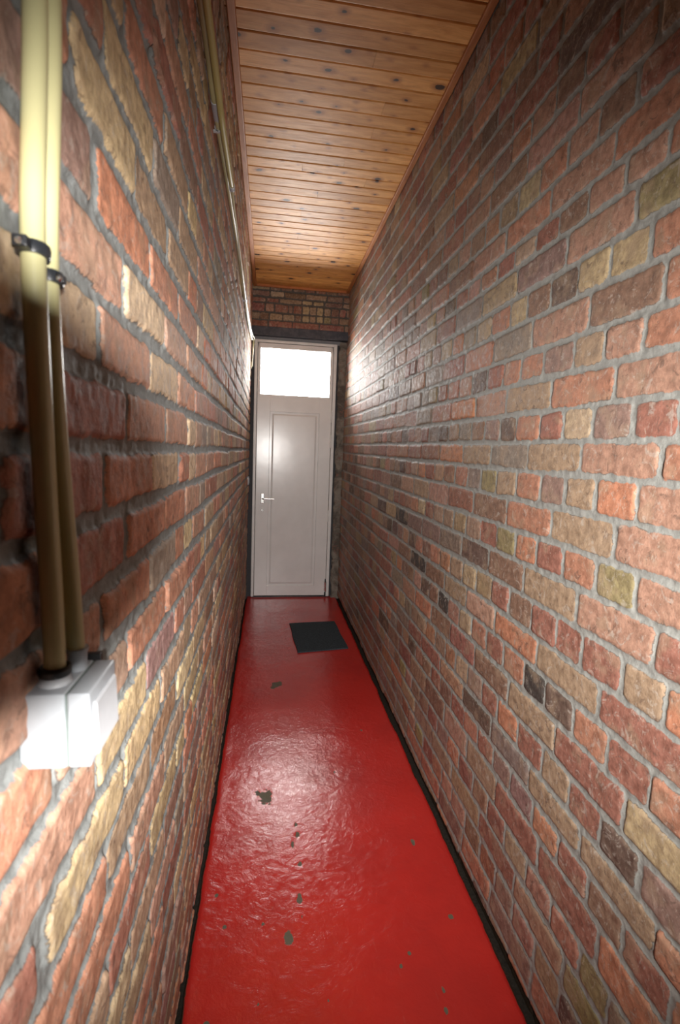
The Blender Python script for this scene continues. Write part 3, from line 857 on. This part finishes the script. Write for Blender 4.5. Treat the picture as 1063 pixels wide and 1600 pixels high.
# ------------------------------------------------------------------ door mat
k = NT('mat_rubber'); c = k.coord()
k.set(base=k.mix(k.ramp(k.noise(c, 160, 3), .35, .65), (.030, .042, .052), (.056, .074, .088)), rough=.85, spec=.25, normal=k.bump(k.noise(c, 260, 3), .8, .003))
M_MAT = k.m
cor = [(.181, 3.686), (.536, 3.728), (.561, 3.187), (.212, 3.129)]
mc = Vector((.372, 3.43, 0))
bm = bmesh.new()
N = 40
top = [[None] * (N + 1) for _ in range(N + 1)]
bot = [[None] * (N + 1) for _ in range(N + 1)]
for i in range(N + 1):
    for j in range(N + 1):
        s, t = i / N, j / N
        p = Vector((0, 0, 0))
        a_ = Vector((*cor[0], 0)).lerp(Vector((*cor[1], 0)), s); b_ = Vector((*cor[3], 0)).lerp(Vector((*cor[2], 0)), s)
        p = a_.lerp(b_, t)
        ed = min(s, 1 - s, t, 1 - t)
        z = .0105 + (0 if ed > .02 else -.0022) + .0008 * math.sin(i * 1.7) * math.sin(j * 1.9) + .0012 * math.sin(s * 5 + t * 3)
        wv = .0025 * math.sin(t * 9) * (1 if s in (0, 1) else 0)
        top[i][j] = bm.verts.new(p - mc + Vector((wv, 0, z))); bot[i][j] = bm.verts.new(p - mc + Vector((wv, 0, .0015)))
for i in range(N):
    for j in range(N):
        bm.faces.new((top[i][j], top[i][j + 1], top[i + 1][j + 1], top[i + 1][j]))
        bm.faces.new((bot[i][j], bot[i + 1][j], bot[i + 1][j + 1], bot[i][j + 1]))
for i in range(N):
    bm.faces.new((top[i][0], top[i + 1][0], bot[i + 1][0], bot[i][0])); bm.faces.new((top[i + 1][N], top[i][N], bot[i][N], bot[i + 1][N]))
    bm.faces.new((top[0][i + 1], top[0][i], bot[0][i], bot[0][i + 1])); bm.faces.new((top[N][i], top[N][i + 1], bot[N][i + 1], bot[N][i]))
mt = from_bm('doormat', bm, M_MAT); mt.location = mc
tag(mt, 'dark blue-grey rectangular mat lying on the red floor in front of the white door', 'doormat')

# ------------------------------------------------------------------ the view
fpx, cx, cy = 770.0, 531.5, 800.0
d = Vector((421 - cx, 703 - cy, fpx)).normalized()
rl = math.radians(2.2)
a_ = Vector((-math.sin(rl), math.cos(rl), 0)); s_ = -(a_.dot(d)) / d.z
dn = (a_ + Vector((0, 0, s_))).normalized()
Xa = dn.cross(d)
# rows: world axes in camera coordinates (x right, y down, z forward)
Rw = Matrix((Xa, d, -dn))                      # camera(cv) -> world
Rb = Rw @ Matrix(((1, 0, 0), (0, -1, 0), (0, 0, -1)))   # blender camera axes -> world
cam = bpy.data.cameras.new('camera'); co_ = bpy.data.objects.new('camera', cam); COL.objects.link(co_)
co_.matrix_world = Matrix.Translation((0, 0, H_EYE)) @ Rb.to_4x4()
cam.sensor_fit = 'VERTICAL'; cam.sensor_height = 23.6; cam.lens = fpx / 1600 * 23.6
cam.clip_start = .01; cam.clip_end = 50
cam.dof.use_dof = True; cam.dof.focus_distance = 1.9; cam.dof.aperture_fstop = 4.5
bpy.context.scene.camera = co_


def cw(x, up, back):     # offset from the eye, in the photographer's camera frame
    return Vector((0, 0, H_EYE)) + Rb @ Vector((x, up, back))


# the photographer's camera on its tripod: its lens shades the flash on the left wall
M_CB = plain('camera_black', (.015, .015, .016), .55)
cr = empty('photo_camera', cw(0, 0, .10)); tag(cr, 'black camera on a tripod held upright at the near end of the corridor', 'camera')
base_inv = cr.location.copy()


def cpart(name, bm, mat, label=None):
    for v in bm.verts: v.co = cw(*v.co) - base_inv
    o = from_bm(name, bm, mat, cr); auto(o)
    if label: o['label'] = label
    return o


FB = .150
bm = bmesh.new(); lathe(bm, [(.0462, .002), (.0482, .002), (.0482, .030), (.041, .036), (.041, .155), (.039, .155), (.039, .036), (.0452, .028), (.0462, .002)], (0, 0, 0), (0, 0, 1), 48)
cpart('lens_barrel', bm, M_CB)
bm = bmesh.new(); bx(bm, -.050, .055, -.072, .072, .155, .225, .010, 3)
bx(bm, -.012, .012, -.13, -.07, .172, .205, .003)
cpart('camera_body', bm, M_CB)
bm = bmesh.new(); bx(bm, .060, .094, -.034, .034, FB + .014, FB + .050, .005, 2); bx(bm, .045, .064, -.012, .012, FB + .025, FB + .048, .003)
cpart('flash_head', bm, M_CB)
bm = bmesh.new()
mt0 = Vector((.02, -.02 - .17, 0))
tp = empty('tripod', (.02, -.19, 0)); tag(tp, 'black tripod standing on the red floor under the camera at the near end', 'tripod')
bm = bmesh.new(); tube(bm, [(.02, -.19, .95), (.02, -.19, 1.20)], .014, 16)
auto(part('column', bm, M_CB, tp))
for an in (100, 220, 340):
    bm = bmesh.new(); ca, sa = math.cos(math.radians(an)), math.sin(math.radians(an))
    q = .13 if an != 220 else .11
    tube(bm, [(.02 + .01 * ca, -.19 + .01 * sa, 1.0), (.02 + q * ca * .5, -.19 + .34 * sa * .5, .5), (.02 + q * ca, -.19 + .30 * sa, .006)], lambda u: .012 - .004 * u, 12)
    auto(part('leg', bm, M_CB, tp))

# ------------------------------------------------------------------ light
def lamp(name, ty, loc, energy, color=(1, 1, 1), **kw):
    l = bpy.data.lights.new(name, ty); l.energy = energy; l.color = color
    for a, v in kw.items(): setattr(l, a, v)
    o = bpy.data.objects.new(name, l); o.location = loc; COL.objects.link(o)
    return o


FLASH_E, WORLD_S = 205.0, 42.0
fo = lamp('camera_flash', 'SPOT', cw(.100, -.004, FB), FLASH_E, (1.0, .97, .93), spot_size=math.radians(99), spot_blend=1.0, shadow_soft_size=.013)
fo.rotation_euler = (Rb.to_4x4() @ Matrix.Rotation(math.radians(1), 4, 'Y') @ Matrix.Rotation(math.radians(-4), 4, 'X')).to_euler()
wo = lamp('window_daylight', 'AREA', (.212, 4.44, 2.001), 1, (1, 1, 1), shape='RECTANGLE', size=.62, size_y=.41)
wo.rotation_euler = (math.radians(-90), 0, 0)
wo.data.cycles.is_portal = True

wd = bpy.data.worlds.new('sky'); wd.use_nodes = True
bg = wd.node_tree.nodes['Background']
bg.inputs[0].default_value = (1.0, .975, .94, 1); bg.inputs[1].default_value = WORLD_S
bpy.context.scene.world = wd
sc = bpy.context.scene
sc.view_settings.view_transform = 'Standard'; sc.view_settings.look = 'None'
sc.view_settings.exposure = 0.0; sc.view_settings.gamma = 1.0
sc.view_settings.use_curve_mapping = False
sc.cycles.use_denoising = True
sc.cycles.max_bounces = 8; sc.cycles.diffuse_bounces = 4
sc.cycles.sample_clamp_indirect = 6
